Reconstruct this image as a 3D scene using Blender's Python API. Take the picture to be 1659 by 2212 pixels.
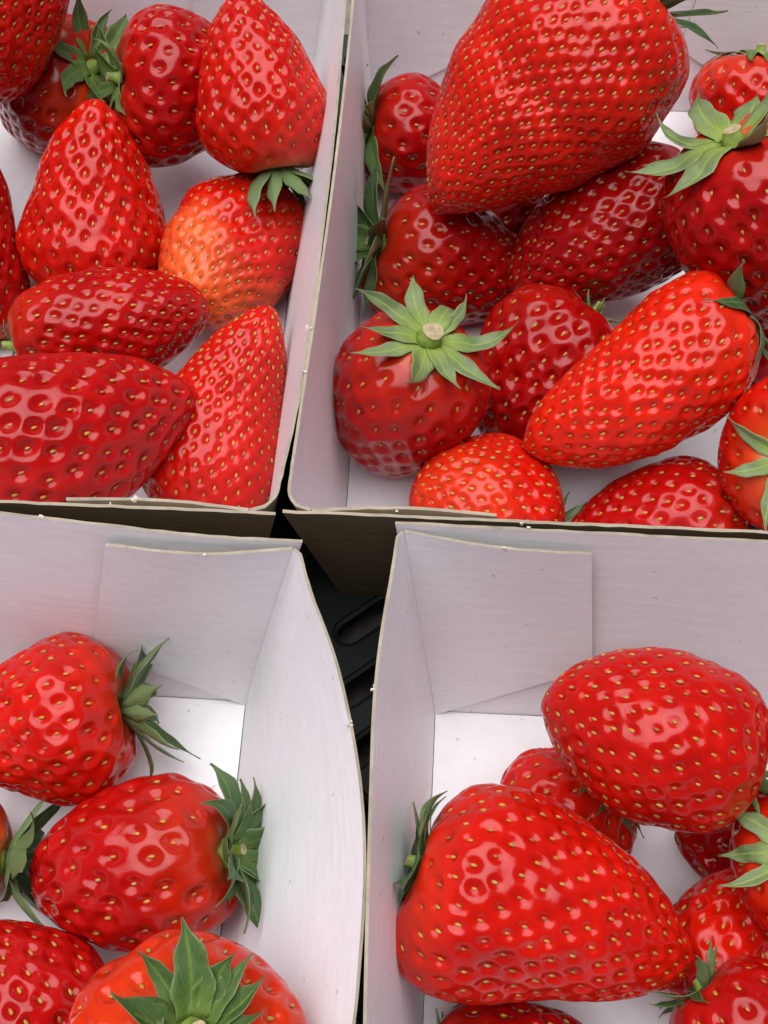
import bpy, math, random
import numpy as np
from mathutils import Matrix, Vector

# ------------------------------------------------------------------ camera, light
# Design units: 1 unit = 0.85 cm.  U turns design units into metres.
U = 0.0085
CAM_H, PITCH, FOC = 31.7, math.radians(62.0), 2800.0 / 1659.0     # height above tray floors, pitch, focal / width
scene = bpy.context.scene
for o in list(bpy.data.objects):
    bpy.data.objects.remove(o)
cam_d = bpy.data.cameras.new('camera')
cam = bpy.data.objects.new('camera', cam_d)
scene.collection.objects.link(cam)
cam.location = (0, 0, CAM_H * U)
cam.rotation_euler = (math.pi / 2 - PITCH, 0, 0)
cam_d.sensor_fit = 'HORIZONTAL'
cam_d.sensor_width = 36.0
cam_d.lens = 36.0 * FOC
cam_d.clip_start = 0.01
cam_d.clip_end = 50.0
scene.camera = cam

SUN_ELEV, SUN_AZ = math.radians(82), math.radians(-50)   # azimuth measured from +Y towards +X
world = bpy.data.worlds.new('World')
scene.world = world
world.use_nodes = True
wn = world.node_tree.nodes
wl = world.node_tree.links
wn.clear()
sky = wn.new('ShaderNodeTexSky')
sky.sky_type = 'NISHITA'
sky.sun_disc = False
sky.sun_elevation = SUN_ELEV
sky.sun_rotation = SUN_AZ
sky.air_density = 1.0
sky.dust_density = 6.0
sky.ozone_density = 1.0
bgn = wn.new('ShaderNodeBackground')
bgn.inputs['Strength'].default_value = 0.05
won = wn.new('ShaderNodeOutputWorld')
wl.new(sky.outputs[0], bgn.inputs['Color'])
wl.new(bgn.outputs[0], won.inputs['Surface'])
sun_d = bpy.data.lights.new('sun', 'SUN')
sun_d.energy = 4.6
sun_d.angle = math.radians(68)
sun_d.color = (0.985, 0.985, 1.0)
sun = bpy.data.objects.new('sun', sun_d)
scene.collection.objects.link(sun)
sdir = Vector((math.sin(SUN_AZ) * math.cos(SUN_ELEV), math.cos(SUN_AZ) * math.cos(SUN_ELEV), math.sin(SUN_ELEV)))
sun.rotation_euler = sdir.to_track_quat('Z', 'Y').to_euler()
sun.location = (0, 0.2, 1.0)

vs = scene.view_settings
vs.view_transform = 'Standard'
vs.look = 'None'
vs.exposure = -0.14
vs.gamma = 1.0
vs.use_curve_mapping = False
scene.cycles.use_denoising = True
scene.cycles.max_bounces = 8

COL = scene.collection
rng = np.random.default_rng(7)
random.seed(7)


# ------------------------------------------------------------------ materials
def new_mat(name):
    m = bpy.data.materials.new(name)
    m.use_nodes = True
    nt = m.node_tree
    return m, nt, nt.nodes['Principled BSDF']


def N(nt, typ, **kw):
    n = nt.nodes.new(typ)
    for k, v in kw.items():
        if k in n.inputs:
            n.inputs[k].default_value = v
        else:
            setattr(n, k, v)
    return n


def noise(nt, coord, scale, detail=3.0, rough=0.55):
    n = N(nt, 'ShaderNodeTexNoise', Scale=scale, Detail=detail, Roughness=rough)
    nt.links.new(coord, n.inputs['Vector'])
    return n.outputs['Fac']


def ramp(nt, fac, stops):
    r = nt.nodes.new('ShaderNodeValToRGB')
    e = r.color_ramp.elements
    while len(e) < len(stops):
        e.new(0.5)
    for el, (p, c) in zip(e, stops):
        el.position = p
        el.color = (c, c, c, 1) if isinstance(c, (int, float)) else (*c, 1)
    nt.links.new(fac, r.inputs['Fac'])
    return r.outputs['Color']


def mix(nt, fac, a, b, mode='MIX'):
    m = nt.nodes.new('ShaderNodeMix')
    m.data_type = 'RGBA'
    m.blend_type = mode
    for sock, v in ((m.inputs[0], fac), (m.inputs[6], a), (m.inputs[7], b)):
        if isinstance(v, bpy.types.NodeSocket):
            nt.links.new(v, sock)
        elif isinstance(v, (int, float)):
            sock.default_value = v
        else:
            sock.default_value = (*v, 1)
    return m.outputs[2]


def bump(nt, bsdf, height, strength, dist):
    b = N(nt, 'ShaderNodeBump', Strength=strength, Distance=dist)
    nt.links.new(height, b.inputs['Height'])
    nt.links.new(b.outputs[0], bsdf.inputs['Normal'])


def mat_flesh():
    m, nt, b = new_mat('strawberry_flesh')
    tc = nt.nodes.new('ShaderNodeTexCoord').outputs['Object']
    at = nt.nodes.new('ShaderNodeAttribute')
    at.attribute_name = 'skin'
    f1 = ramp(nt, noise(nt, tc, 110, 4), [(0.35, 0.0), (0.7, 1.0)])
    c = mix(nt, f1, at.outputs['Color'], mix(nt, 1.0, at.outputs['Color'], (0.74, 0.6, 0.8), 'MULTIPLY'))
    f2 = ramp(nt, noise(nt, tc, 900, 2), [(0.4, 0.0), (0.75, 0.35)])
    c = mix(nt, f2, c, mix(nt, 1.0, c, (1.12, 1.7, 1.3), 'MULTIPLY'))
    # a few duller bruised spots
    f3 = ramp(nt, noise(nt, tc, 75, 2), [(0.68, 0.0), (0.74, 0.55)])
    c = mix(nt, f3, c, (0.30, 0.012, 0.012))
    nt.links.new(c, b.inputs['Base Color'])
    r = ramp(nt, noise(nt, tc, 170, 6, 0.7), [(0.35, 0.05), (0.75, 0.2)])
    nt.links.new(r, b.inputs['Roughness'])
    b.inputs['IOR'].default_value = 1.37
    b.inputs['Specular IOR Level'].default_value = 0.5
    b.inputs['Subsurface Weight'].default_value = 0.15
    b.inputs['Subsurface Radius'].default_value = (1.0, 0.18, 0.1)
    b.inputs['Subsurface Scale'].default_value = 0.0035
    bump(nt, b, noise(nt, tc, 1300, 4, 0.65), 0.12, 0.0004)
    return m


def mat_seed(name, col):
    m, nt, b = new_mat(name)
    tc = nt.nodes.new('ShaderNodeTexCoord').outputs['Object']
    oi = nt.nodes.new('ShaderNodeObjectInfo').outputs['Random']
    c = mix(nt, ramp(nt, oi, [(0.0, 0.0), (1.0, 1.0)]), col, tuple(x * f for x, f in zip(col, (0.75, 0.62, 0.5))))
    c = mix(nt, ramp(nt, noise(nt, tc, 1600, 2), [(0.4, 0.0), (0.7, 0.6)]), c, tuple(x * 0.55 for x in col))
    nt.links.new(c, b.inputs['Base Color'])
    b.inputs['Roughness'].default_value = 0.38
    return m


def mat_leaf(name, dark, light, base, under):
    m, nt, b = new_mat(name)
    at = nt.nodes.new('ShaderNodeAttribute')
    at.attribute_name = 'blade'          # x: across -1..1, y: along 0..1, z: 1 on the underside
    sep = nt.nodes.new('ShaderNodeSeparateXYZ')
    nt.links.new(at.outputs['Vector'], sep.inputs[0])
    tc = nt.nodes.new('ShaderNodeTexCoord').outputs['Object']
    ab = N(nt, 'ShaderNodeMath', operation='ABSOLUTE')
    nt.links.new(sep.outputs[0], ab.inputs[0])
    sl = N(nt, 'ShaderNodeMath', operation='MULTIPLY_ADD')
    nt.links.new(ab.outputs[0], sl.inputs[0])
    sl.inputs[1].default_value = -0.55
    nt.links.new(sep.outputs[1], sl.inputs[2])
    wv = N(nt, 'ShaderNodeMath', operation='MULTIPLY')
    nt.links.new(sl.outputs[0], wv.inputs[0])
    wv.inputs[1].default_value = 42.0
    sn = N(nt, 'ShaderNodeMath', operation='SINE')
    nt.links.new(wv.outputs[0], sn.inputs[0])
    vein = ramp(nt, sn.outputs[0], [(0.55, 0.0), (0.98, 0.55)])
    mid = ramp(nt, ab.outputs[0], [(0.02, 0.8), (0.16, 0.0)])
    oi = nt.nodes.new('ShaderNodeObjectInfo').outputs['Random']
    c0 = mix(nt, oi, dark, tuple(0.5 * (d + l) for d, l in zip(dark, light)))
    c = mix(nt, ramp(nt, noise(nt, tc, 330, 4), [(0.35, 0.0), (0.7, 0.8)]), c0, light)
    c = mix(nt, vein, c, light)
    c = mix(nt, mid, c, base)
    c = mix(nt, ramp(nt, sep.outputs[1], [(0.0, 0.9), (0.45, 0.0)]), c, base)
    tip = ramp(nt, sep.outputs[1], [(0.93, 0.0), (1.0, 0.8)])
    c = mix(nt, tip, c, (0.10, 0.06, 0.03))
    edge = ramp(nt, ab.outputs[0], [(0.86, 0.0), (1.0, 0.35)])
    c = mix(nt, edge, c, (0.32, 0.34, 0.18))
    c = mix(nt, sep.outputs[2], c, under)
    nt.links.new(c, b.inputs['Base Color'])
    b.inputs['Roughness'].default_value = 0.5
    b.inputs['Specular IOR Level'].default_value = 0.35
    b.inputs['Subsurface Weight'].default_value = 0.1
    b.inputs['Subsurface Scale'].default_value = 0.001
    h = mix(nt, 0.5, vein, noise(nt, tc, 900, 3))
    bump(nt, b, h, 0.45, 0.0006)
    return m


def mat_simple(name, col, rough=0.6, var=0.3, scale=300, bstr=0.2):
    m, nt, b = new_mat(name)
    tc = nt.nodes.new('ShaderNodeTexCoord').outputs['Object']
    n = noise(nt, tc, scale, 4)
    c = mix(nt, ramp(nt, n, [(0.3, 0.0), (0.7, 1.0)]), col, tuple(x * (1 - var) for x in col))
    nt.links.new(c, b.inputs['Base Color'])
    b.inputs['Roughness'].default_value = rough
    bump(nt, b, n, bstr, 0.0005)
    return m


def mat_card(name, col, fibre, blot, rough, coat):
    m, nt, b = new_mat(name)
    tc = nt.nodes.new('ShaderNodeTexCoord').outputs['Object']
    mp = N(nt, 'ShaderNodeMapping')
    mp.inputs['Scale'].default_value = (70, 70, 900)
    nt.links.new(tc, mp.inputs['Vector'])
    fib = N(nt, 'ShaderNodeTexNoise', Scale=1.0, Detail=4.0, Roughness=0.6)
    nt.links.new(mp.outputs[0], fib.inputs['Vector'])
    mot = noise(nt, tc, 420, 4, 0.65)
    c = mix(nt, ramp(nt, fib.outputs['Fac'], [(0.35, 0.0), (0.75, 1.0)]), col, tuple(x * (1 - fibre) for x in col))
    c = mix(nt, ramp(nt, mot, [(0.4, 0.0), (0.8, 1.0)]), c, mix(nt, 1.0, c, (1 - blot,) * 3, 'MULTIPLY'))
    spk = ramp(nt, noise(nt, tc, 620, 0), [(0.83, 0.0), (0.86, 0.6)])
    c = mix(nt, spk, c, tuple(x * 0.55 for x in col))
    scuff = ramp(nt, noise(nt, tc, 48, 5, 0.7), [(0.62, 0.0), (0.8, 0.45)])
    c = mix(nt, scuff, c, tuple(x * f for x, f in zip(col, (0.86, 0.85, 0.87))))
    nt.links.new(c, b.inputs['Base Color'])
    b.inputs['Roughness'].default_value = rough
    b.inputs['Specular IOR Level'].default_value = 0.4
    b.inputs['Coat Weight'].default_value = coat
    b.inputs['Coat Roughness'].default_value = 0.3
    bump(nt, b, mix(nt, 0.5, fib.outputs['Fac'], mot), 0.35, 0.0003)
    return m


M_FLESH = mat_flesh()
M_SEED = [mat_seed('seed_gold', (0.56, 0.26, 0.04)), mat_seed('seed_amber', (0.42, 0.13, 0.025)),
          mat_seed('seed_olive', (0.45, 0.30, 0.07))]
M_LEAF = {
    'sage': mat_leaf('sepal_sage', (0.075, 0.125, 0.04), (0.20, 0.255, 0.115), (0.25, 0.34, 0.05), (0.22, 0.29, 0.12)),
    'mid': mat_leaf('sepal_green', (0.035, 0.08, 0.018), (0.10, 0.17, 0.05), (0.15, 0.23, 0.04), (0.15, 0.22, 0.08)),
    'dark': mat_leaf('sepal_dark', (0.022, 0.055, 0.014), (0.06, 0.115, 0.035), (0.10, 0.17, 0.035), (0.12, 0.18, 0.07)),
}
M_STEM = mat_simple('stem_green', (0.26, 0.36, 0.06), 0.5, 0.4, 500, 0.5)
M_CUT = mat_simple('stem_cut', (0.52, 0.42, 0.24), 0.8, 0.5, 700, 0.8)
M_WHITE = mat_card('card_white', (0.865, 0.865, 0.89), 0.07, 0.05, 0.42, 0.08)
M_KRAFT = mat_card('card_kraft', (0.36, 0.26, 0.15), 0.25, 0.15, 0.8, 0.0)
M_EDGE = mat_card('card_edge', (0.43, 0.365, 0.275), 0.35, 0.25, 0.9, 0.0)
M_FIBRE = mat_simple('card_fibre', (0.72, 0.68, 0.60), 0.9, 0.2, 900, 0.5)
M_CRATE = mat_simple('crate_plastic', (0.004, 0.015, 0.012), 0.6, 0.3, 120, 0.3)
M_GROUND = mat_simple('ground_grit', (0.24, 0.21, 0.18), 0.9, 0.5, 180, 1.0)


# ------------------------------------------------------------------ mesh helpers
def mesh_np(name, verts, quads, tris=None, smooth=True):
    """verts (n,3) in design units -> mesh in metres"""
    me = bpy.data.meshes.new(name)
    v = np.asarray(verts, dtype=np.float32) * U
    quads = np.asarray(quads, dtype=np.int32).reshape(-1, 4)
    tris = np.zeros((0, 3), np.int32) if tris is None else np.asarray(tris, dtype=np.int32).reshape(-1, 3)
    nq, nt_ = len(quads), len(tris)
    me.vertices.add(len(v))
    me.vertices.foreach_set('co', v.ravel())
    me.loops.add(nq * 4 + nt_ * 3)
    me.loops.foreach_set('vertex_index', np.concatenate([quads.ravel(), tris.ravel()]))
    me.polygons.add(nq + nt_)
    ls = np.concatenate([np.arange(nq) * 4, nq * 4 + np.arange(nt_) * 3]).astype(np.int32)
    me.polygons.foreach_set('loop_start', ls)
    me.polygons.foreach_set('use_smooth', np.full(nq + nt_, smooth))
    me.update(calc_edges=True)
    return me


def add_obj(name, data, parent=None, mat=None):
    o = bpy.data.objects.new(name, data)
    COL.objects.link(o)
    if parent is not None:
        o.parent = parent
    if mat is not None:
        data.materials.append(mat)
    return o


def tag(o, label=None, category=None, group=None, kind=None):
    if label:
        o['label'] = label
    if category:
        o['category'] = category
    if group:
        o['group'] = group
    if kind:
        o['kind'] = kind


def grid_quads(ni, nj, off=0, wrap=False):
    i = np.arange(ni - 1)[:, None]
    j = np.arange(nj if wrap else nj - 1)[None, :]
    j2 = (j + 1) % nj
    a = i * nj + j
    b = i * nj + j2
    c = (i + 1) * nj + j2
    d = (i + 1) * nj + j
    return np.stack([a, b, c, d], -1).reshape(-1, 4) + off


def vnorm(a):
    return a / np.maximum(np.linalg.norm(a, axis=-1, keepdims=True), 1e-12)


# ------------------------------------------------------------------ ground and crate
gv = [(-400, -400, -1.8), (400, -400, -1.8), (400, 400, -1.8), (-400, 400, -1.8)]
ground = add_obj('ground', mesh_np('ground', gv, [(0, 1, 2, 3)], smooth=False), None, M_GROUND)
tag(ground, kind='structure')


def build_crate():
    root = bpy.data.objects.new('plastic_crate', None)
    COL.objects.link(root)
    root.location = (0, 0, -0.9 * U)
    tag(root, 'dark green slotted plastic crate base underneath the cardboard punnets', 'crate')
    cw, ch, sl, sw, lip = 2.3, 1.75, 0.62, 0.30, 0.09
    x0, y0, nx, ny = -20.0, -10.0, 18, 26
    verts, quads = [], []
    for iy in range(ny):
        for ix in range(nx):
            cx, cy = x0 + (ix + .5) * cw, y0 + (iy + .5) * ch
            a = math.radians(36 if cy > 9.6 else -44)
            base = [math.atan2(sy * ch, sx * cw) for sx in (-1, 1) for sy in (-1, 1)]
            angs = sorted(base + [k * math.pi / 20 + 0.013 for k in range(40)])
            angs = [(t + 2 * math.pi) % (2 * math.pi) for t in angs]
            angs.sort()
            o0 = len(verts)
            n = len(angs)
            rings = [[], [], [], [], [], []]
            for t in angs:
                dx, dy = math.cos(t), math.sin(t)
                k = min(cw / 2 / max(abs(dx), 1e-6), ch / 2 / max(abs(dy), 1e-6))
                # ray against a stadium (capsule) of half length sl, radius r, turned by a
                lx, ly = dx * math.cos(a) + dy * math.sin(a), -dx * math.sin(a) + dy * math.cos(a)

                def cap(r):
                    if abs(ly) > 1e-6 and abs(lx) * r / abs(ly) <= sl:
                        return r / abs(ly)
                    B = -abs(lx) * sl
                    return -B + math.sqrt(max(B * B - (sl * sl - r * r), 0))
                r1 = min(cap(sw + 0.12), k * 0.98)
                r2 = cap(sw)
                rings[0].append((cx + dx * k, cy + dy * k, 0))
                rings[1].append((cx + dx * r1, cy + dy * r1, 0))
                rings[2].append((cx + dx * (r1 * .8 + r2 * .2), cy + dy * (r1 * .8 + r2 * .2), -lip * .6))
                rings[3].append((cx + dx * r2, cy + dy * r2, -lip))
                rings[4].append((cx + dx * r2, cy + dy * r2, -0.55))
                rings[5].append((cx + dx * k, cy + dy * k, -0.55))
            for r in rings:
                verts += r
            for r in range(5):
                for j in range(n):
                    j2 = (j + 1) % n
                    quads.append((o0 + r * n + j, o0 + (r + 1) * n + j, o0 + (r + 1) * n + j2, o0 + r * n + j2))
    me = mesh_np('crate_base', verts, quads, smooth=False)
    add_obj('base', me, root, M_CRATE).location = (0, 0, 0.89 * U)
    # stiffening ribs under the base
    for k in range(7):
        y = y0 + 2 + k * 7.0
        xa, xb, za, zb = x0, x0 + nx * cw, -1.5, -0.555
        v = [(x, yy, z) for x in (xa, xb) for yy in (y - .15, y + .15) for z in (za, zb)]
        q = [(0, 1, 3, 2), (4, 6, 7, 5), (0, 4, 5, 1), (2, 3, 7, 6), (0, 2, 6, 4), (1, 5, 7, 3)]
        add_obj('rib', mesh_np('rib', v, q, smooth=False), root, M_CRATE).location = (0, 0, 0.89 * U)
    # outer feet so that the crate stands on the ground
    for fx in (x0 + 1, x0 + nx * cw - 1):
        for fy in (y0 + 1, y0 + ny * ch - 1):
            v = [(fx + dx, fy + dy, z) for dx in (-.8, .8) for dy in (-.8, .8) for z in (-1.79, -0.56)]
            add_obj('foot', mesh_np('foot', v, q, smooth=False), root, M_CRATE).location = (0, 0, 0.89 * U)
    return root


build_crate()

# ------------------------------------------------------------------ cardboard punnets
TH = 0.068          # card thickness
HW = 7.0            # wall height


def solid_sheet(name, P, outward, parent, rim_j=None, jag=0.012, nicks=0):
    """P (ni,nj,3): inner face grid.  outward (3,) rough direction of the outer face."""
    ni, nj = P.shape[:2]
    du = np.gradient(P, axis=0)
    dv = np.gradient(P, axis=1)
    nrm = vnorm(np.cross(du, dv))
    if np.mean(nrm @ np.asarray(outward)) < 0:
        nrm = -nrm
    r = np.random.default_rng(int(abs(P[0, 0] @ np.array([131.7, 57.3, 11.1])) * 100) % 99991 + ni * 7 + nj + len(name))
    P = P.copy()
    if rim_j is not None:
        P[:, rim_j, 2] += r.normal(0, jag, ni)
    Q = P + nrm * TH
    if rim_j is not None:
        Q[:, rim_j, 2] += r.normal(0, jag, ni)
    verts = np.concatenate([P.reshape(-1, 3), Q.reshape(-1, 3)])
    off = ni * nj
    f_in = grid_quads(ni, nj)
    f_out = grid_quads(ni, nj)[:, ::-1] + off
    # make the inner face look away from 'outward'
    q0 = f_in[len(f_in) // 2]
    n0 = np.cross(verts[q0[1]] - verts[q0[0]], verts[q0[2]] - verts[q0[0]])
    if n0 @ np.asarray(outward) > 0:
        f_in = f_in[:, ::-1]
        f_out = f_out[:, ::-1]
    loop = [(i, 0) for i in range(ni)] + [(ni - 1, j) for j in range(1, nj)] + \
           [(i, nj - 1) for i in range(ni - 2, -1, -1)] + [(0, j) for j in range(nj - 2, 0, -1)]
    idx = np.array([i * nj + j for i, j in loop])
    idx2 = np.roll(idx, -1)
    f_e = np.stack([idx, idx2, idx2 + off, idx + off], -1)
    faces = np.concatenate([f_in, f_out, f_e])
    mats = np.concatenate([np.zeros(len(f_in)), np.ones(len(f_out)), np.full(len(f_e), 2)])
    # small torn fibre tufts left by the die cutter along the rim
    if nicks and rim_j is not None:
        tv, tf = [], []
        for k in range(nicks):
            i = int((k + 0.5 + r.uniform(-.2, .2)) / nicks * (ni - 2)) + 1
            c = 0.5 * (P[i, rim_j] + Q[i, rim_j])
            t = vnorm(P[min(i + 1, ni - 1), rim_j] - P[i - 1, rim_j])
            n_ = nrm[i, rim_j]
            for m in range(int(r.integers(1, 4))):
                cc = c + t * r.uniform(-.09, .09) + n_ * r.uniform(-.05, .07)
                h = r.uniform(.015, .055)
                w = r.uniform(.015, .05)
                b0 = len(verts) + len(tv)
                top = cc + np.array([0, 0, h]) + n_ * r.uniform(-.05, .06) + t * r.uniform(-.05, .05)
                for a_, b_ in ((-1, -1), (1, -1), (1, 1), (-1, 1)):
                    tv.append(cc + t * a_ * w + n_ * b_ * w - np.array([0, 0, .03]))
                for a_, b_ in ((-1, -1), (1, -1), (1, 1), (-1, 1)):
                    tv.append(top + t * a_ * w * .5 + n_ * b_ * w * .5)
                for q in ((0, 1, 5, 4), (1, 2, 6, 5), (2, 3, 7, 6), (3, 0, 4, 7), (4, 5, 6, 7)):
                    tf.append([b0 + x for x in q])
        verts = np.concatenate([verts, np.array(tv)])
        faces = np.concatenate([faces, np.array(tf)])
        mats = np.concatenate([mats, np.full(len(tf), 3)])
    me = mesh_np(name, verts, faces, smooth=True)
    for m in (M_WHITE, M_KRAFT, M_EDGE, M_FIBRE):
        me.materials.append(m)
    me.polygons.foreach_set('material_index', mats.astype(np.int32))
    me.polygons.foreach_set('use_smooth', mats < 1.5)
    o = add_obj(name, me, parent)
    # crisp edges between faces and cut edge
    me.set_sharp_from_angle(angle=math.radians(50))
    return o


def interp(pts, t):
    p = np.array(pts, float)
    # smooth (monotone-ish) interpolation through control points
    tt = np.asarray(t, float)
    lin = np.interp(tt, p[:, 0], p[:, 1])
    acc = lin.copy()
    for d in (-.06, -.03, .03, .06):
        acc += np.interp(np.clip(tt + d, 0, 1), p[:, 0], p[:, 1])
    return acc / 5


def build_punnet(label, corner, yaw_deg, w, d, left, right, front, back, round_front=0.5, round_back=0.12,
                 flap_drop=(0.35, 0.45, 0.6, 0.75), arch=0.0, flap_len=(4.0, 4.0)):
    """corner: world xy of the front-left floor corner; left/right/front/back: [(t, outward rim offset)]"""
    root = bpy.data.objects.new('cardboard_punnet', None)
    COL.objects.link(root)
    root.location = (corner[0] * U, corner[1] * U, 0)
    root.rotation_euler = (0, 0, -math.radians(yaw_deg))
    tag(root, label, 'punnet', 'white lined cardboard punnets on the crate')
    GAP = TH + 0.05           # room for the glued flap between side wall and end wall
    ffront = lambda x: interp(front, np.clip(x / w, 0, 1))
    fback = lambda x: interp(back, np.clip(x / w, 0, 1))
    # floor panel, slightly buckled
    gx, gy = np.meshgrid(np.linspace(0.01, w - 0.01, 25), np.linspace(-GAP + 0.01, d + GAP - 0.01, 31), indexing='ij')
    P = np.stack([gx, gy, 0.085 + 0.02 * np.sin(gx * .9 + 1) * np.sin(gy * .6)], -1)
    solid_sheet('floor_panel', P, (0, 0, -1), root)
    # side walls (0: left, 1: right)
    for side, prof in ((0, left), (1, right)):
        sgn = 1 if side else -1
        xb = w if side else 0.0
        tc = np.concatenate([np.linspace(0, .06, 12)[:-1], np.linspace(.06, .94, 70), np.linspace(.94, 1, 12)[1:]])
        s = np.linspace(0, 1, 15)
        T, S = np.meshgrid(tc, s, indexing='ij')
        offr = interp(prof, T)
        yf = float(ffront(np.array(xb)))
        yb = float(fback(np.array(xb)))
        y_rim = -yf + (d + yf + yb) * T
        rc_f, rc_b = round_front, round_back
        dist_f = (y_rim + yf)
        dist_b = (d + yb - y_rim)
        cut = np.where(dist_f < rc_f, rc_f - np.sqrt(np.maximum(rc_f ** 2 - (rc_f - dist_f) ** 2, 0)), 0)
        cut = cut + np.where(dist_b < rc_b, rc_b - np.sqrt(np.maximum(rc_b ** 2 - (rc_b - dist_b) ** 2, 0)), 0)
        g = S ** 1.12
        x = xb + sgn * (offr * g - cut * S)
        y = d * T + (y_rim - d * T) * S
        z = 0.03 + (HW + arch * np.sin(np.pi * T) - 0.03) * S
        # slight waviness of the bent card
        x = x + sgn * 0.05 * np.sin(np.pi * S) * np.sin(T * 7 + side * 2)
        P = np.stack([x, y, z], -1)
        solid_sheet('side_wall', P, (sgn, 0, 0.0), root, rim_j=14, nicks=2)
        # corner flaps, folded in along the front and back walls
        for e in (0, 1):
            edge = P[0, :, :] if e == 0 else P[-1, :, :]
            fl = flap_len[side]
            a = np.linspace(0, 1, 14)
            A, S2 = np.meshgrid(a, s, indexing='ij')
            drop = flap_drop[side + 2 * e]
            ztop = HW - drop * A
            zbot = 0.05 + 2.35 * A
            z = zbot + (ztop - zbot) * S2
            ex = np.interp(z, edge[:, 2], edge[:, 0])
            x = ex - sgn * A * fl - sgn * 0.004
            sl = z / HW
            yfl = -ffront(x) * sl if e == 0 else d + fback(x) * sl
            peel = 0.14 * np.sin(np.pi * A) * S2 ** 2 + 0.10 * A * A * S2
            y = yfl + (peel if e == 0 else -peel)
            Pf = np.stack([x, y, z], -1)
            solid_sheet('corner_flap', Pf, (0, -1 if e == 0 else 1, 0), root, rim_j=14, jag=.008, nicks=1)
    # end walls
    for e, prof in ((0, front), (1, back)):
        a = np.linspace(0, 1, 50)
        s = np.linspace(0, 1, 15)
        A, S = np.meshgrid(a, s, indexing='ij')
        offL = float(interp(left, np.array(float(e))))
        offR = float(interp(right, np.array(float(e))))
        xl = -(offL + 0.10) * S
        xr = w + (offR + 0.10) * S
        x = xl + (xr - xl) * A
        fo = (ffront(x) if e == 0 else fback(x)) * S + GAP
        y = -fo if e == 0 else d + fo
        z = 0.03 + (HW + 0.12 - 0.03) * S
        y = y + (-1 if e == 0 else 1) * 0.04 * np.sin(np.pi * S) * np.sin(A * 5 + e)
        P = np.stack([x, y, z], -1)
        solid_sheet('front_wall' if e == 0 else 'back_wall', P, (0, -1 if e == 0 else 1, 0), root, rim_j=14, nicks=2)
    return root


W0, D0 = 13.4, 17.6


def corner_from(px, py, yaw, which):
    """front-left corner from another floor corner"""
    a = math.radians(yaw)
    ex, ey = (math.cos(a), -math.sin(a)), (math.sin(a), math.cos(a))
    fx = {'FL': (0, 0), 'FR': (W0, 0), 'BL': (0, D0), 'BR': (W0, D0)}[which]
    return (px - fx[0] * ex[0] - fx[1] * ey[0], py - fx[0] * ex[1] - fx[1] * ey[1])


std = [(0, 1.0), (.5, 1.2), (1, 1.0)]
build_punnet('white lined punnet whose side rim presses on its neighbour, holding the pale orange strawberry',
             corner_from(-3.42, 14.55, 3.0, 'FR'), 3.0, W0, D0, std,
             [(0, 1.0), (.08, 1.3), (.25, 1.5), (.55, 1.62), (.85, 1.56), (1, 1.2)], [(0, 1.35), (1, 1.3)], [(0, 1.3), (1, 1.3)],
             flap_drop=(.2, .1, .5, .5))
build_punnet('white lined punnet holding the giant strawberry and the one with a star calyx',
             corner_from(-1.15, 14.55, 2.6, 'FL'), 2.6, W0, D0,
             [(0, .88), (.25, .62), (.43, .46), (.6, .36), (.8, .3), (1, .6)], std, [(0, 1.35), (1, 1.4)], [(0, 1.4), (1, 1.4)],
             flap_drop=(.1, .2, .5, .5))
build_punnet('white lined punnet with one side wall bowed widely outwards beside the gap',
             corner_from(-3.55, 11.2, 3.0, 'BR'), 3.0, W0, D0, std,
             [(0, 1.1), (.25, 2.4), (.5, 3.42), (.69, 3.5), (.82, 3.02), (.93, 2.25), (1, 1.45)], [(0, 1.4), (1, 1.4)], [(0, 1.9), (.5, 1.6), (1, 1.1)],
             round_front=.5, round_back=.10, flap_drop=(.5, .5, .4, .28))
build_punnet('white lined punnet with two wide corner flaps glued inside its bare back wall',
             corner_from(1.3, 10.95, 3.2, 'BL'), 3.2, W0, D0,
             [(0, .8), (.3, .95), (.6, 1.22), (.85, 1.38), (1, 1.02)], std, [(0, 1.4), (1, 1.4)], [(0, 1.65), (1, 1.65)],
             round_front=.5, round_back=.10, flap_drop=(.5, .5, .3, .3), flap_len=(4.0, 4.95))

# ------------------------------------------------------------------ strawberries
# DATA-BEGIN
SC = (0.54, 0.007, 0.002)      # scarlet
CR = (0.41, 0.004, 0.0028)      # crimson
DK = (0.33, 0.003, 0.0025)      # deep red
OR = (0.74, 0.06, 0.008)      # orange red
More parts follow.
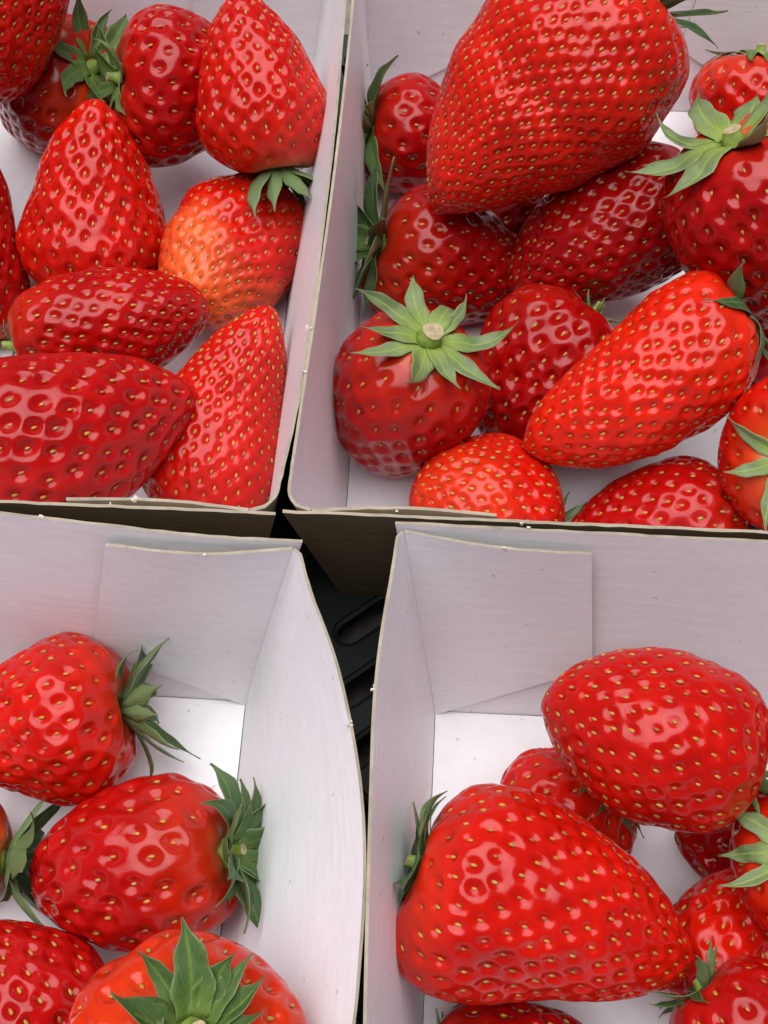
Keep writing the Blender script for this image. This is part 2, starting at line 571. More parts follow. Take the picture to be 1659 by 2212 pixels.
# key: centre in the photograph (1659 wide), height of centre above the tray floor, direction of the axis calyx->tip in
# the picture plane (deg, clockwise from right), tilt of the tip towards the viewer, length, width, options
B = {
 'TL_A': dict(c=(-12, 2), z=4.6, a=-44, t=0, L=430, W=325, sp=0.446, col=SC),
 'TL_B': dict(c=(120, 205), z=2.3, a=146, t=-50, L=340, W=300, sp=0.562, col=CR, sh=.75, cal=dict(n=12, l=140, lift=8, curl=12, m='mid', stem=.16)),
 'TL_C': dict(c=(385, 187), z=2.2, a=8, t=-15, L=280, W=330, sp=0.540, bl=0.7, m=3, col=CR, cal=dict(n=7, l=110, lift=15, curl=10, m='mid')),
 'TL_D': dict(c=(562, 182), z=4.3, a=-100, t=-12, L=395, W=292, sp=0.459, bl=0.42, q=1.2, col=SC, um=.34, cal=dict(n=11, l=170, lift=35, curl=10, m='dark')),
 'TL_E': dict(c=(205, 437), z=2.9, a=-89, t=8, L=420, W=318, sp=0.500, bl=0.36, q=1.05, col=SC, um=0.32, cal=dict(n=9, l=120, lift=10, curl=0, m='dark')),
 'TL_F': dict(c=(497, 550), z=2.1, a=128, t=38, L=385, W=285, sp=0.419, bl=0.82, m=3.0, tph=-1.5, col=SC, tipcol=(0.84, 0.135, 0.026), tipamt=1.0),
 'TL_G': dict(c=(-58, 535), z=2.8, a=-85, t=0, L=420, W=220, sp=0.473, col=CR),
 'TL_H': dict(c=(232, 706), z=2.6, a=-12, t=5, L=440, W=252, sp=0.432, bl=0.8, m=2.8, col=CR, um=.42, cal=dict(n=6, l=45, lift=20, curl=0, m='dark')),
 'TL_I': dict(c=(158, 945), z=4.6, a=-22, t=0, L=550, W=395, sp=0.62, bl=0.42, q=1.35, m=3.5, col=CR, um=.36, dep=1.25),
 'TL_J': dict(c=(492, 900), z=2.9, a=-73, t=6, L=510, W=315, sp=0.356, bl=0.42, q=1.1, col=SC, um=.33, cal=dict(n=8, l=120, lift=10, curl=10, m='mid')),

 'TR_A': dict(c=(918, 302), z=2.2, a=14, t=-20, L=280, W=240, sp=0.590, col=CR, cal=dict(n=10, l=160, lift=20, curl=-30, m='mid')),
 'TR_B': dict(c=(1166, 212), z=6.7, a=137, t=12, L=635, W=452, sp=0.355, bl=0.4, q=1.3, col=(0.58, 0.011, 0.003), um=.36, dep=.95, cal=dict(n=10, l=190, lift=45, curl=-10, m='dark')),
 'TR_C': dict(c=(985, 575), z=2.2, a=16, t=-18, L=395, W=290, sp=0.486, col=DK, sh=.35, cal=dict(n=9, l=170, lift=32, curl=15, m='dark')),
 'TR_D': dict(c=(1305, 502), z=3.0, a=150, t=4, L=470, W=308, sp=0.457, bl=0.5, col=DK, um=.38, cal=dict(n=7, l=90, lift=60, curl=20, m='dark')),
 'TR_E': dict(c=(1645, 505), z=4.2, a=70, t=-28, L=500, W=385, sp=0.576, col=CR, cal=dict(n=8, l=205, lift=8, curl=10, m='sage', stem=.22, wd=1.25)),
 'TR_F': dict(c=(1625, 270), z=2.6, a=92, t=-5, L=310, W=285, sp=0.540, col=SC, sh=.6, cal=dict(n=8, l=110, lift=0, curl=-10, m='mid')),
 'TR_G': dict(c=(877, 868), z=3.2, a=110, t=-50, L=455, W=332, sp=0.612, col=CR, sh=.25, cal=dict(n=10, l=165, lift=8, curl=12, m='sage', stem=.26, wd=1.0)),
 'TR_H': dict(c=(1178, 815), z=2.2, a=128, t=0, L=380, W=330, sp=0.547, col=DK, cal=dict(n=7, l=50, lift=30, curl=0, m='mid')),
 'TR_I': dict(c=(1385, 828), z=4.6, a=145, t=6, L=550, W=328, sp=0.410, bl=0.46, q=1.3, col=(0.66, 0.014, 0.003), um=.36, cal=dict(n=10, l=140, lift=8, curl=-20, m='dark')),
 'TR_J': dict(c=(1043, 1098), z=2.0, a=200, t=25, L=330, W=318, sp=0.384, bl=0.8, m=2.5, col=SC, tipcol=OR, tipamt=.4),
 'TR_K': dict(c=(1420, 1150), z=2.2, a=172, t=8, L=410, W=345, sp=0.473, col=CR),
 'TR_L': dict(c=(1748, 993), z=3.8, a=2, t=-76, L=390, W=360, sp=0.500, col=SC, sh=.8, cal=dict(n=8, l=135, lift=5, curl=8, m='sage')),
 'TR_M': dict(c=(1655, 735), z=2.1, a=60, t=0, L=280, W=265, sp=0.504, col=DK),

 'TR_N': dict(c=(1112, 488), z=1.1, a=150, t=0, L=200, W=160, sp=.55, col=DK),  # filler berry added in place of deep shade, covers the bright floor gap

 'BL_A': dict(c=(92, 1565), z=3.9, a=168, t=-16, L=390, W=362, sp=0.477, col=SC, cal=dict(n=12, l=190, lift=30, curl=-5, m='dark', stem=.12)),
 'BL_B': dict(c=(300, 1872), z=3.6, a=171, t=-30, L=490, W=372, sp=0.658, bl=0.62, m=3.2, col=CR, um=.42, sh=.3, cal=dict(n=16, l=165, lift=36, curl=-30, m='dark', stem=.12, wd=1.3)),
 'BL_C': dict(c=(40, 2160), z=2.8, a=-125, t=-5, L=360, W=360, sp=0.518, col=CR, cal=dict(n=8, l=150, lift=65, curl=30, m='dark')),
 'BL_D': dict(c=(405, 2318), z=4.2, a=96, t=-68, L=470, W=505, sp=0.557, col=(0.64, 0.020, 0.003), sh=.45, cal=dict(n=12, l=200, lift=48, curl=10, m='mid', stem=.12, wd=1.25)),
 'BL_E': dict(c=(-120, 1855), z=3.4, a=182, t=-10, L=280, W=260, sp=0.540, col=SC, sh=.6, cal=dict(n=10, l=185, lift=30, curl=-10, m='dark')),

 'BR_A': dict(c=(1420, 1597), z=4.8, a=204, t=14, L=500, W=372, sp=0.427, bl=0.62, m=3.0, col=(0.50, 0.006, 0.002), um=.42, dep=.7, cal=dict(n=7, l=95, lift=20, curl=20, m='dark')),
 'BR_B': dict(c=(1188, 1962), z=4.4, a=19, t=-9, L=640, W=452, sp=0.457, bl=0.44, q=1.3, p=2.5, col=SC, sh=.6, um=0.24, cal=dict(n=14, l=150, lift=15, curl=-40, m='dark', wd=1.35)),
 'BR_C': dict(c=(1192, 1783), z=2.2, a=143, t=-20, L=330, W=310, sp=0.513, col=SC, cal=dict(n=9, l=140, lift=0, curl=-10, m='dark')),
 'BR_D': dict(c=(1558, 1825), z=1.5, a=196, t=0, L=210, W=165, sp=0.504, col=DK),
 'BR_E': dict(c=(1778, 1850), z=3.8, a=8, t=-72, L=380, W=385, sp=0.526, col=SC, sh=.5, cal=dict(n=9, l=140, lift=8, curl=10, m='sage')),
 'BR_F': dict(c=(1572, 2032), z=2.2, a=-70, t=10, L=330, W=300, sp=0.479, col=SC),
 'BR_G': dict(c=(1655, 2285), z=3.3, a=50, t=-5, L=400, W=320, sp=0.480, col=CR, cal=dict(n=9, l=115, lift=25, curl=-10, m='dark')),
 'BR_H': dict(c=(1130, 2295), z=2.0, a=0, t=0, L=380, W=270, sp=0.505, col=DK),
}
# berries that go on beyond the picture edges (they shade and colour what is in view)
for _k, _c, _z, _a in (('TL_P', (-250, 290), 2.2, 30), ('TL_Q', (-400, 660), 2.4, 140), ('TL_R', (-330, 1010), 2.2, -20),
                       ('BL_P', (-300, 1620), 2.2, 60), ('BL_Q', (-280, 2180), 2.4, -30), ('BL_R', (90, 2620), 2.6, 10), ('BL_S', (278, 2442), 1.9, 100),
                       ('BR_P', (1010, 2620), 2.4, -70), ('BR_Q', (1400, 2560), 2.4, 30), ('BR_R', (1760, 2560), 2.4, 160),
                       ('BR_S', (1880, 2170), 2.4, 80), ('BR_T', (1950, 1560), 2.2, 200)):
    B[_k] = dict(c=_c, z=_z, a=_a, t=0, L=390, W=310, sp=.75, col=SC if ord(_k[3]) % 2 else CR, far=1)
ZFIX = {'TL_A': 6.30, 'TL_B': 2.05, 'TL_C': 3.65, 'TL_D': 5.20, 'TL_E': 2.85, 'TL_F': 2.05, 'TL_G': 2.30, 'TL_H': 3.10, 'TL_I': 4.30, 'TL_J': 2.70, 'TR_A': 1.65, 'TR_B': 6.55, 'TR_C': 1.80, 'TR_D': 3.45, 'TR_E': 5.75, 'TR_F': 2.00, 'TR_G': 2.85, 'TR_H': 2.00, 'TR_I': 4.55, 'TR_J': 2.15, 'TR_K': 1.95, 'TR_L': 4.45, 'TR_M': 1.60, 'TR_N': 1.10, 'BL_A': 2.15, 'BL_B': 1.95, 'BL_C': 1.95, 'BL_D': 6.10, 'BL_E': 1.50, 'BR_A': 5.05, 'BR_B': 3.80, 'BR_C': 1.55, 'BR_D': 1.05, 'BR_E': 3.70, 'BR_F': 1.75, 'BR_G': 3.70, 'BR_H': 1.50, 'TL_P': 3.85, 'TL_Q': 3.60, 'TL_R': 1.90, 'BL_P': 1.65, 'BL_Q': 1.55, 'BL_R': 3.10, 'BL_S': 1.55, 'BR_P': 1.60, 'BR_Q': 1.65, 'BR_R': 1.45, 'BR_S': 1.60, 'BR_T': 3.15}
# DATA-END
LABELS = {
 'TR_N': 'small dark filler strawberry, added to darken the gap below the tip of the giant strawberry',
 'TL_A': 'long red strawberry leaning over the dull one whose calyx faces up',
 'TL_B': 'strawberry with orange shoulders and a ragged green calyx turned up, between two others',
 'TL_C': 'dark red strawberry between the upturned calyx and the tall pointed strawberry',
 'TL_D': 'upright cone shaped strawberry, its calyx hanging over the pale orange strawberry',
 'TL_E': 'plump pear shaped strawberry pointing at the upturned green calyx, bare punnet floor beside it',
 'TL_F': 'strawberry with a pale orange unripe patch beside the punnet side wall',
 'TL_G': 'narrow red strawberry beside the plump pear shaped one, mostly cut off by the picture edge',
 'TL_H': 'blunt crimson strawberry lying behind the large crimson one with deep pits',
 'TL_I': 'large crimson strawberry with deep glossy pits lying along the punnet front wall',
 'TL_J': 'tapering red strawberry standing in the punnet corner, below the pale orange one',
 'TR_A': 'strawberry with a curling green calyx tucked behind the giant strawberry near the rim',
 'TR_B': 'giant bright red strawberry with dense seeds, the biggest in its punnet',
 'TR_C': 'dark strawberry, calyx against the punnet wall, behind the one with the star calyx',
 'TR_D': 'dark red strawberry lying under the giant strawberry, its tip glossy',
 'TR_E': 'glossy deep red strawberry with a pale yellow green calyx lying on top of it',
 'TR_F': 'orange shouldered strawberry by the back wall, behind the one with the pale yellow green calyx',
 'TR_G': 'strawberry with an open star shaped pale green calyx and cut beige stem',
 'TR_H': 'dark strawberry between the star calyx strawberry and the bright elongated one',
 'TR_I': 'bright scarlet elongated strawberry with its tip over the bare white punnet floor',
 'TR_J': 'small round strawberry behind the punnet front wall, below the star calyx strawberry',
 'TR_K': 'crimson strawberry half hidden by the front wall under the bright elongated strawberry',
 'TR_L': 'orange red strawberry with two pale green sepals beside the bright elongated strawberry',
 'TR_M': 'dark strawberry in shade behind the calyx of the bright elongated strawberry',
 'BL_A': 'red strawberry with a spiky dark calyx next to the bare corner flap and floor',
 'BL_B': 'big glossy strawberry with few wide spaced seeds, its crumpled calyx against the bowed wall',
 'BL_C': 'strawberry with a tall curled sepal beside the orange red one with upright sepals',
 'BL_D': 'large orange red strawberry with broad upright green sepals facing up',
 'BL_E': 'strawberry showing little but its green calyx beside the big glossy wide seeded one',
 'BR_A': 'large blunt red strawberry leaning on the back wall beside the corner flap',
 'BR_B': 'largest strawberry of its punnet, long and lumpy with its calyx against the side wall',
 'BR_C': 'strawberry wedged behind the long lumpy one, under the large blunt one, thin sepals showing',
 'BR_D': 'small dark red strawberry in shade on the white floor under the large blunt one',
 'BR_E': 'orange red strawberry with pale green pointed sepals above the small dark one',
 'BR_F': 'red strawberry with golden seeds resting at the tip of the long lumpy one',
 'BR_G': 'strawberry with its dark calyx close to the tip of the long lumpy strawberry',
 'BR_H': 'dark strawberry almost hidden underneath the long lumpy strawberry',
}

LABELS.update({k: {'TL': 'red strawberry beside the narrow one, beyond the picture edge',
                   'TR': 'red strawberry beside the orange red one with pale sepals, beyond the picture edge',
                   'BL': 'red strawberry beside the orange red one with upright sepals, beyond the picture edge',
                   'BR': 'red strawberry beside the long lumpy one, beyond the picture edge'}[k[:2]]
               for k in B if k not in LABELS})
LABELS['BL_S'] = 'strawberry hidden underneath the large orange red one with upright sepals'
FWD = np.array([0, math.cos(PITCH), -math.sin(PITCH)])
UPV = np.array([0, math.sin(PITCH), math.cos(PITCH)])
RGT = np.array([1.0, 0, 0])
CAMP = np.array([0, 0, CAM_H])


def ray(px, py):
    return FWD + RGT * (px - 829.5) / 2800 - UPV * (py - 1106) / 2800


def frame(b, z):
    """world centre, rotation (columns x,y,z; local +z = calyx) and px->unit scale"""
    d = ray(*b['c'])
    t = (z - CAM_H) / d[2]
    P = CAMP + d * t
    v = d / np.linalg.norm(d)
    r = RGT - v * (RGT @ v)
    r /= np.linalg.norm(r)
    u = np.cross(r, v)
    a, ti = math.radians(b['a']), math.radians(b['t'])
    tip = math.cos(ti) * (math.cos(a) * r - math.sin(a) * u) - math.sin(ti) * v
    zl = -tip
    xl = np.cross(v, zl)
    xl /= np.linalg.norm(xl)
    yl = np.cross(zl, xl)
    return P, np.stack([xl, yl, zl], 1), t / 2800


def profile(L, R, um, p, q, c, m, indent):
    u = np.unique(np.concatenate([um * (1 - np.cos(np.linspace(0, math.pi / 2, 120))),
                                  um + (1 - um) * np.sin(np.linspace(0, math.pi / 2, 160))]))
    t = np.clip((u - um) / (1 - um), 0, 1)
    r = np.where(u < um, (1 - (1 - np.minimum(u / um, 1)) ** p) ** (1 / p),
                 (1 - (1 - c) * t ** q) * np.sqrt(np.maximum(1 - t ** m, 0)))
    z = L * (0.5 - u) - indent * L * np.exp(-(r / 0.33) ** 2) * (u < um)
    r = r * R
    s = np.concatenate([[0], np.cumsum(np.hypot(np.diff(r), np.diff(z)))])
    return s, r, z


class Body:
    def __init__(self, key, b, sc):
        self.r = np.random.default_rng(sum(ord(ch) * (i + 3) * 31 for i, ch in enumerate(key)))
        r = self.r
        self.L, self.R = b['L'] * sc, b['W'] * sc / 2
        self.s, self.pr, self.pz = profile(self.L, self.R, b.get('um', .36), b.get('p', 2.15), b.get('q', 1.45), b.get('bl', .46), b.get('m', 4.5), b.get('ind', .075))
        self.S = self.s[-1]
        self.waves = [(r.normal(0, 1, 3) * f / self.R, r.uniform(0, 6.28), a) for f, a in
                      [(1.1, .036), (1.1, .036), (1.8, .028), (1.8, .028), (2.8, .018), (2.8, .018), (4.5, .009), (4.5, .009)]]
        self.e = r.uniform(-.035, .035)
        self.bend = r.uniform(-.05, .05)

    def at(self, s, phi):
        rr = np.interp(s, self.s, self.pr)
        zz = np.interp(s, self.s, self.pz)
        c, sn = np.cos(phi), np.sin(phi)
        x, y = rr * c, rr * sn
        p = np.stack([x, y, zz], -1)
        k = np.ones_like(rr)
        for w, ph, a in self.waves:
            k = k + a * np.cos(p @ w + ph)
        # shoulder furrows around the calyx
        k = k + 0.02 * np.cos(5 * phi + self.waves[0][1]) * np.exp(-(s / (self.S * .16)) ** 2)
        x = x * k * (1 + self.e)
        y = y * k * (1 - self.e)
        x = x + self.bend * self.L * ((zz / self.L) ** 2 * 4 - .3)
        return np.stack([x, y, zz * (1 + (k - 1) * .5)], -1)


SEED_MESH = []
for mi, m in enumerate(M_SEED):
    la, lo = 4, 7
    vv = [(0, 0, 1)]
    for i in range(1, la):
        th = math.pi * i / la
        for j in range(lo):
            ph = 2 * math.pi * j / lo
            taper = 1 - 0.28 * math.cos(th)
            vv.append((math.sin(th) * math.cos(ph) * taper, math.sin(th) * math.sin(ph) * taper, math.cos(th)))
    vv.append((0, 0, -1))
    qd, tr = [], []
    for j in range(lo):
        tr.append((0, 1 + j, 1 + (j + 1) % lo))
        e0 = 1 + (la - 2) * lo
        tr.append((len(vv) - 1, e0 + (j + 1) % lo, e0 + j))
    for i in range(la - 2):
        for j in range(lo):
            qd.append((1 + i * lo + j, 1 + (i + 1) * lo + j, 1 + (i + 1) * lo + (j + 1) % lo, 1 + i * lo + (j + 1) % lo))
    va = np.array(vv) * np.array([.052, .04, .100])     # width, thickness, length
    me = mesh_np('seed', va, qd, tr)
    me.materials.append(m)
    SEED_MESH.append((me, va, np.array(qd), np.array(tr)))


def build_flesh(key, b, body, root, cam_local):
    r = body.r
    nphi = 110 if b.get('far') else int(np.clip(.7 * b['W'], 130, 290))
    ns = int(.66 * nphi)
    ss = np.linspace(0, 1, ns) ** 0.97 * body.S * .998 + body.S * .001
    ph = np.arange(nphi) / nphi * 2 * math.pi
    S, PH = np.meshgrid(ss, ph, indexing='ij')
    P = body.at(S, PH)
    # normals
    ds = np.gradient(P, axis=0)
    dp = np.roll(P, -1, 1) - np.roll(P, 1, 1)
    nrm = vnorm(np.cross(dp, ds))
    if np.mean(np.sum(nrm * (P - P.mean((0, 1))), -1)) < 0:
        nrm = -nrm
    # seed positions: spiral phyllotaxis with even area, denser towards the tip
    sp = b['sp']
    sg = np.linspace(0, body.S, 600)
    rg = np.interp(sg, body.s, body.pr)
    fr = sg / body.S
    dens = np.clip((fr - .13) / .12, 0, 1) * (0.72 + 0.75 * fr ** 2)
    cum = np.concatenate([[0], np.cumsum(0.5 * (rg[1:] * dens[1:] + rg[:-1] * dens[:-1]) * np.diff(sg))]) * 2 * math.pi
    n = max(40, int(cum[-1] / (sp * sp * .86)))
    i = np.arange(n)
    s_seed = np.interp((i + .5 + r.normal(0, .55, n)) / n * cum[-1], cum, sg)
    ph_seed = i * 2.399963 * (1 if r.random() < .5 else -1) + r.normal(0, .09, n) * sp / np.maximum(np.interp(s_seed, body.s, body.pr), .3)
    s_seed = np.clip(s_seed + r.normal(0, .075 * sp, n), 0.05 * body.S, .985 * body.S)
    Q = body.at(s_seed, ph_seed)
    e = 0.02
    t_m = vnorm(body.at(s_seed + e, ph_seed) - body.at(s_seed - e, ph_seed))
    t_p = vnorm(body.at(s_seed, ph_seed + e) - body.at(s_seed, ph_seed - e))
    qn = vnorm(np.cross(t_p, t_m))
    flip = np.sign(np.sum(qn * Q, -1, keepdims=True))
    qn = qn * flip
    # pits
    V = P.reshape(-1, 3).astype(np.float32)
    dmin = np.full(len(V), 9e9, np.float32)
    which = np.zeros(len(V), np.int32)
    Qf = Q.astype(np.float32)
    for j0 in range(0, n, 64):
        diff = V[:, None, :] - Qf[None, j0:j0 + 64, :]
        along = np.einsum('ijk,jk->ij', diff, t_m[j0:j0 + 64].astype(np.float32))
        d2 = np.einsum('ijk,ijk->ij', diff, diff) - 0.38 * along * along
        jm = d2.argmin(1)
        dm = d2[np.arange(len(V)), jm]
        upd = dm < dmin
        which[upd] = jm[upd] + j0
        dmin = np.minimum(dmin, dm)
    dmin = np.sqrt(np.maximum(dmin, 0)).reshape(ns, nphi)
    which = which.reshape(ns, nphi)
    size = r.uniform(.82, 1.15, n)
    deep = r.uniform(.75, 1.15, n)
    frn = s_seed / body.S
    size *= np.interp(frn, [0, .3, .7, 1], [.85, 1.05, 1.0, .8])
    rp = 0.265 * sp * size[which]
    dep = 0.18 * b.get('dep', 1.0) * sp * deep[which] * size[which]
    h = -dep * np.exp(-(dmin / rp) ** 3.0) + 0.012 * sp * np.clip(dmin / sp / .62, 0, 1) ** 2
    # fine low relief so that highlights break up
    rel = np.zeros_like(h)
    for _ in range(7):
        w = r.normal(0, 1, 3) * 5.0
        rel += .0065 * np.cos(P @ w + r.uniform(0, 6.28))
    P2 = P + nrm * (h + rel)[..., None]
    top = P2[0].mean(0)
    bot = P2[-1].mean(0)
    verts = np.concatenate([P2.reshape(-1, 3), [top], [bot]])
    quads = grid_quads(ns, nphi, 0, True)
    it, ib = ns * nphi, ns * nphi + 1
    j = np.arange(nphi)
    tris = np.concatenate([np.stack([np.full(nphi, it), (j + 1) % nphi, j], -1),
                           np.stack([np.full(nphi, ib), (ns - 1) * nphi + j, (ns - 1) * nphi + (j + 1) % nphi], -1)])
    # orientation
    q0 = quads[(ns // 2) * nphi]
    n0 = np.cross(verts[q0[1]] - verts[q0[0]], verts[q0[2]] - verts[q0[0]])
    if n0 @ nrm[ns // 2, 0] < 0:
        quads = quads[:, ::-1]
        tris = tris[:, ::-1]
    me = mesh_np('flesh', verts, quads, tris)
    # skin colour: ripeness varies from shoulder to tip
    f = (S / body.S)
    col = np.ones((ns, nphi, 4), np.float32)
    base = np.array(b['col'])
    wob = np.zeros_like(f)
    for _ in range(5):
        w = r.normal(0, 1, 3) * 1.4 / body.R
        wob += .055 * np.cos(P @ w + r.uniform(0, 6.28))
    sh = b.get('sh', .18) * np.clip(1 - (f + wob) / .36, 0, 1) ** 1.1
    c = base * (1 - sh[..., None]) + np.array((0.66, 0.075, 0.010)) * sh[..., None]
    pale = np.clip(1 - (f + wob * .4) / .12, 0, 1)[..., None] * .5
    c = c * (1 - pale) + np.array((0.78, 0.34, 0.12)) * pale
    if 'tipcol' in b:
        side = np.clip(.45 + .8 * np.cos(PH - b.get('tph', -math.pi / 2)), 0, 1)
        ta = b['tipamt'] * np.clip((f + wob * 2.0 - .40) / .30, 0, 1)[..., None] * side[..., None]
        c = c * (1 - ta) + np.array(b['tipcol']) * ta
    col[..., :3] = c
    full = np.concatenate([col.reshape(-1, 4), col[0].mean(0)[None], col[-1].mean(0)[None]]).astype(np.float32)
    ca = me.attributes.new('skin', 'FLOAT_COLOR', 'POINT')
    ca.data.foreach_set('color', full.ravel())
    flesh = add_obj('flesh', me, root, M_FLESH)
    # seeds: those the camera side shows are objects, the rest one joined part
    vis = (np.sum(qn * vnorm(cam_local - Q), -1) > -0.12) & (not b.get('far'))
    dsd = 0.18 * b.get('dep', 1.0) * sp * deep * size
    pos = Q - qn * (dsd * .97 - .018)[:, None]
    hid_v, hid_q, hid_t = [], [], []
    for jx in range(n):
        zc = t_m[jx] + qn[jx] * r.normal(0, .08)
        zc = zc / np.linalg.norm(zc)
        yc = qn[jx] - zc * (qn[jx] @ zc)
        yc /= np.linalg.norm(yc)
        xc = np.cross(yc, zc)
        R3 = np.stack([xc, yc, zc], 1)
        k = r.uniform(.78, 1.1) * (0.60 + .24 * min(sp / .6, 1.25))
        mi = int(r.choice([0, 0, 0, 1, 2]))
        if vis[jx]:
            me_s = SEED_MESH[mi][0]
            o = bpy.data.objects.new('seed', me_s)
            COL.objects.link(o)
            o.parent = flesh
            M = Matrix.Identity(4)
            for a_ in range(3):
                for b_ in range(3):
                    M[a_][b_] = float(R3[a_, b_] * k)
                M[a_][3] = float(pos[jx][a_] * U)
            o.matrix_basis = M
        else:
            _, va, qd, tr = SEED_MESH[0]
            off = len(hid_v) * len(va)
            hid_v.append((va * k) @ R3.T + pos[jx])
            hid_q.append(qd + off)
            hid_t.append(tr + off)
    if hid_v:
        ms = mesh_np('seeds_underneath', np.concatenate(hid_v), np.concatenate(hid_q), np.concatenate(hid_t))
        os_ = add_obj('seeds_underneath', ms, flesh, M_SEED[0])
        tag(os_, kind='stuff')
    return flesh


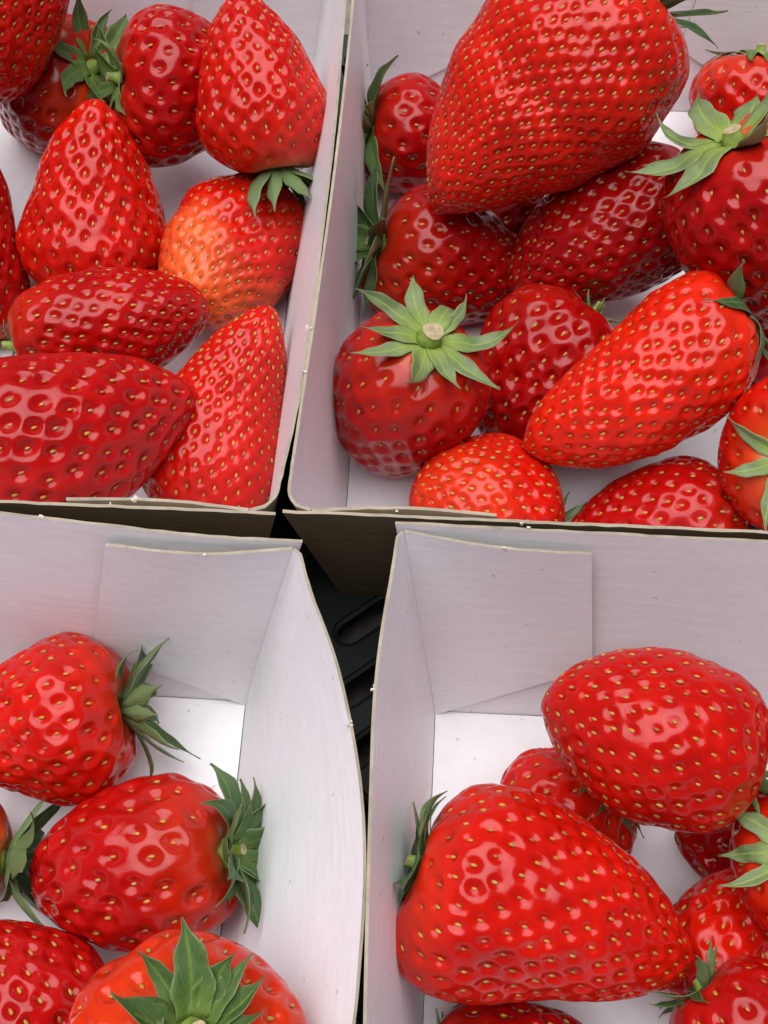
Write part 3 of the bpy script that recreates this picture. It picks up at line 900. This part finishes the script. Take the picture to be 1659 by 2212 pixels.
def build_calyx(key, b, body, root, sc):
    c = dict(n=8, l=100, lift=10, curl=0, m='dark')
    c.update(b.get('cal', {}))
    r = body.r
    ztop = float(np.interp(0, body.s, body.pz))
    # hub: low dome with a short stem
    hr = max(.30, body.R * .17)
    sr = c.get('stem', .13)
    hl = 1.0 if sr > .25 else r.uniform(.5, 1.1)
    prof = [(hr * 1.15, -.10), (hr, .05), (hr * .72, .12), (sr * 1.35, .16), (sr * 1.05, .16 + .18 * hl), (sr, .16 + .34 * hl)]
    nseg = 18
    hv, hq = [], []
    bx, by = r.uniform(-.15, .15), r.uniform(-.15, .15)
    for i, (rr, zz) in enumerate(prof):
        for j in range(nseg):
            a = 2 * math.pi * j / nseg
            rj = rr * (1 + .06 * math.sin(3 * a + i))
            hv.append((rj * math.cos(a) + bx * max(zz - .16, 0) * 2, rj * math.sin(a) + by * max(zz - .16, 0) * 2, ztop + zz))
    for i in range(len(prof) - 1):
        for j in range(nseg):
            hq.append((i * nseg + j, i * nseg + (j + 1) % nseg, (i + 1) * nseg + (j + 1) % nseg, (i + 1) * nseg + j))
    calyx = add_obj('calyx', mesh_np('calyx', hv, hq), root, M_STEM)
    # cut face of the stem
    e0 = (len(prof) - 1) * nseg
    ctr = np.mean(hv[e0:], 0)
    cv = [tuple(np.array(p) * 1.0 + np.array((0, 0, .002)) + (np.array(p) - ctr) * .04) for p in hv[e0:]]
    cv2 = [tuple(ctr + (np.array(p) - ctr) * .8 + np.array((0, 0, .035))) for p in hv[e0:]]
    cv3 = [tuple(ctr + (np.array(p) - ctr) * .35 + np.array((0, 0, -.03))) for p in hv[e0:]]
    cq = [(i * nseg + j, i * nseg + (j + 1) % nseg, (i + 1) * nseg + (j + 1) % nseg, (i + 1) * nseg + j) for i in range(2) for j in range(nseg)]
    ct = [(3 * nseg, 2 * nseg + (j), 2 * nseg + (j + 1) % nseg) for j in range(nseg)]
    add_obj('stem_end', mesh_np('stem_end', cv + cv2 + cv3 + [tuple(ctr + np.array((0, 0, -.03)))], cq, ct), calyx, M_CUT)
    # profile height over the shoulder for collision
    imax = int(np.argmax(body.pr))
    pr, pz = body.pr[:imax + 1], body.pz[:imax + 1]
    n = c['n']
    nb, na = 15, 7
    for i in range(n):
        phi = 2 * math.pi * (i + r.uniform(-.22, .22)) / n + c.get('ph', 0.3)
        ln = c['l'] * sc * r.uniform(.78, 1.12)
        wd = ln * r.uniform(.11, .165) * c.get('wd', 1.0)
        lift = math.radians(c['lift'] + r.normal(0, 9))
        curl = math.radians(c['curl'] + r.normal(0, 34))
        late = r.normal(0, .35)
        fold = r.uniform(.1, .8)
        twist = r.normal(0, .55)
        bb = np.linspace(0, 1, nb)
        ang = lift + (curl - 0) * bb ** 1.4
        ds = ln / (nb - 1)
        rad = hr * .72 + np.concatenate([[0], np.cumsum(np.cos(ang[:-1]) * ds)])
        zz = ztop + .10 + np.concatenate([[0], np.cumsum(np.sin(ang[:-1]) * ds)])
        yaw = late * bb ** 2 * .55
        px = rad * np.cos(yaw)
        py = rad * np.sin(yaw) * .8
        w = wd * (0.34 + .66 * np.sin(np.pi * np.clip(bb * 1.02 + .10, 0, 1) ** .82) ** .8) * np.clip((1 - bb) / .30, 0, 1) ** .75
        w = np.maximum(w, .012) * (1 + .10 * np.sin(bb * 17 + r.uniform(0, 6)))
        av = np.linspace(-1, 1, na)
        A, Bm = np.meshgrid(av, bb, indexing='xy')
        tw = twist * Bm
        off = A * w[:, None]
        lift_x = np.abs(A) * w[:, None] * fold * (1 - .4 * Bm) + .05 * wd * np.sin(Bm * 9 + A * 2 + i)
        X = px[:, None] - np.sin(ang)[:, None] * lift_x * 1.0
        Y = py[:, None] + off * np.cos(tw)
        Z = zz[:, None] + np.cos(ang)[:, None] * lift_x + off * np.sin(tw)
        # keep clear of the berry's shoulder
        rr = np.hypot(X, Y)
        sz = np.interp(rr, pr, pz)
        near = np.clip((body.R * 1.05 - rr) / (body.R * .15), 0, 1)
        Z = np.where(rr < body.R * 1.05, np.maximum(Z, sz + (.07 + .03 * (i % 3)) * near - (1 - near) * .6), Z)
        top = np.stack([X, Y, Z], -1)
        g0 = np.gradient(top, axis=0)
        g1 = np.gradient(top, axis=1)
        nn = vnorm(np.cross(g1, g0))
        if nn[2, na // 2, 2] < 0:
            nn = -nn
        th = (.018 + .03 * (1 - np.abs(A))) * (1 - .6 * Bm)
        botm = top - nn * th[..., None]
        cs, sn = math.cos(phi), math.sin(phi)
        Rm = np.array([[cs, -sn, 0], [sn, cs, 0], [0, 0, 1]])
        V = np.concatenate([top.reshape(-1, 3), botm.reshape(-1, 3)]) @ Rm.T
        o2 = nb * na
        f1 = grid_quads(nb, na)
        f2 = grid_quads(nb, na)[:, ::-1] + o2
        lp = [(0, a_) for a_ in range(na)] + [(k_, na - 1) for k_ in range(1, nb)] + [(nb - 1, a_) for a_ in range(na - 2, -1, -1)] + [(k_, 0) for k_ in range(nb - 2, 0, -1)]
        ix = np.array([k_ * na + a_ for k_, a_ in lp])
        ix2 = np.roll(ix, -1)
        f3 = np.stack([ix2, ix, ix + o2, ix2 + o2], -1)
        # orientation of the upper face
        q0 = f1[len(f1) // 3]
        n0 = np.cross(V[q0[1]] - V[q0[0]], V[q0[2]] - V[q0[0]])
        nref = nn.reshape(-1, 3)[q0[0]] @ Rm.T
        fs = np.concatenate([f1, f2, f3])
        if n0 @ nref < 0:
            fs = fs[:, ::-1]
        me = mesh_np('sepal', V, fs)
        at = me.attributes.new('blade', 'FLOAT_VECTOR', 'POINT')
        bl = np.zeros((len(V), 3), np.float32)
        bl[:o2, 0] = A.ravel()
        bl[o2:, 0] = A.ravel()
        bl[:o2, 1] = Bm.ravel()
        bl[o2:, 1] = Bm.ravel()
        bl[o2:, 2] = 1
        at.data.foreach_set('vector', bl.ravel())
        add_obj('sepal', me, calyx, M_LEAF[c['m']])


def build_strawberry(key, b):
    z = ZFIX.get(key, b['z'])
    P, R3, sc = frame(b, z)
    root = bpy.data.objects.new('strawberry', None)
    COL.objects.link(root)
    M = Matrix.Identity(4)
    for i in range(3):
        for j in range(3):
            M[i][j] = float(R3[i, j])
        M[i][3] = float(P[i] * U)
    root.matrix_world = M
    tag(root, LABELS[key], 'strawberry', 'strawberries beyond the picture edge' if b.get('far') else 'strawberries in the punnets')
    body = Body(key, b, sc)
    cam_local = R3.T @ (CAMP - P)
    build_flesh(key, b, body, root, cam_local)
    build_calyx(key, b, body, root, sc)
    return root


for key, b in B.items():
    build_strawberry(key, b)
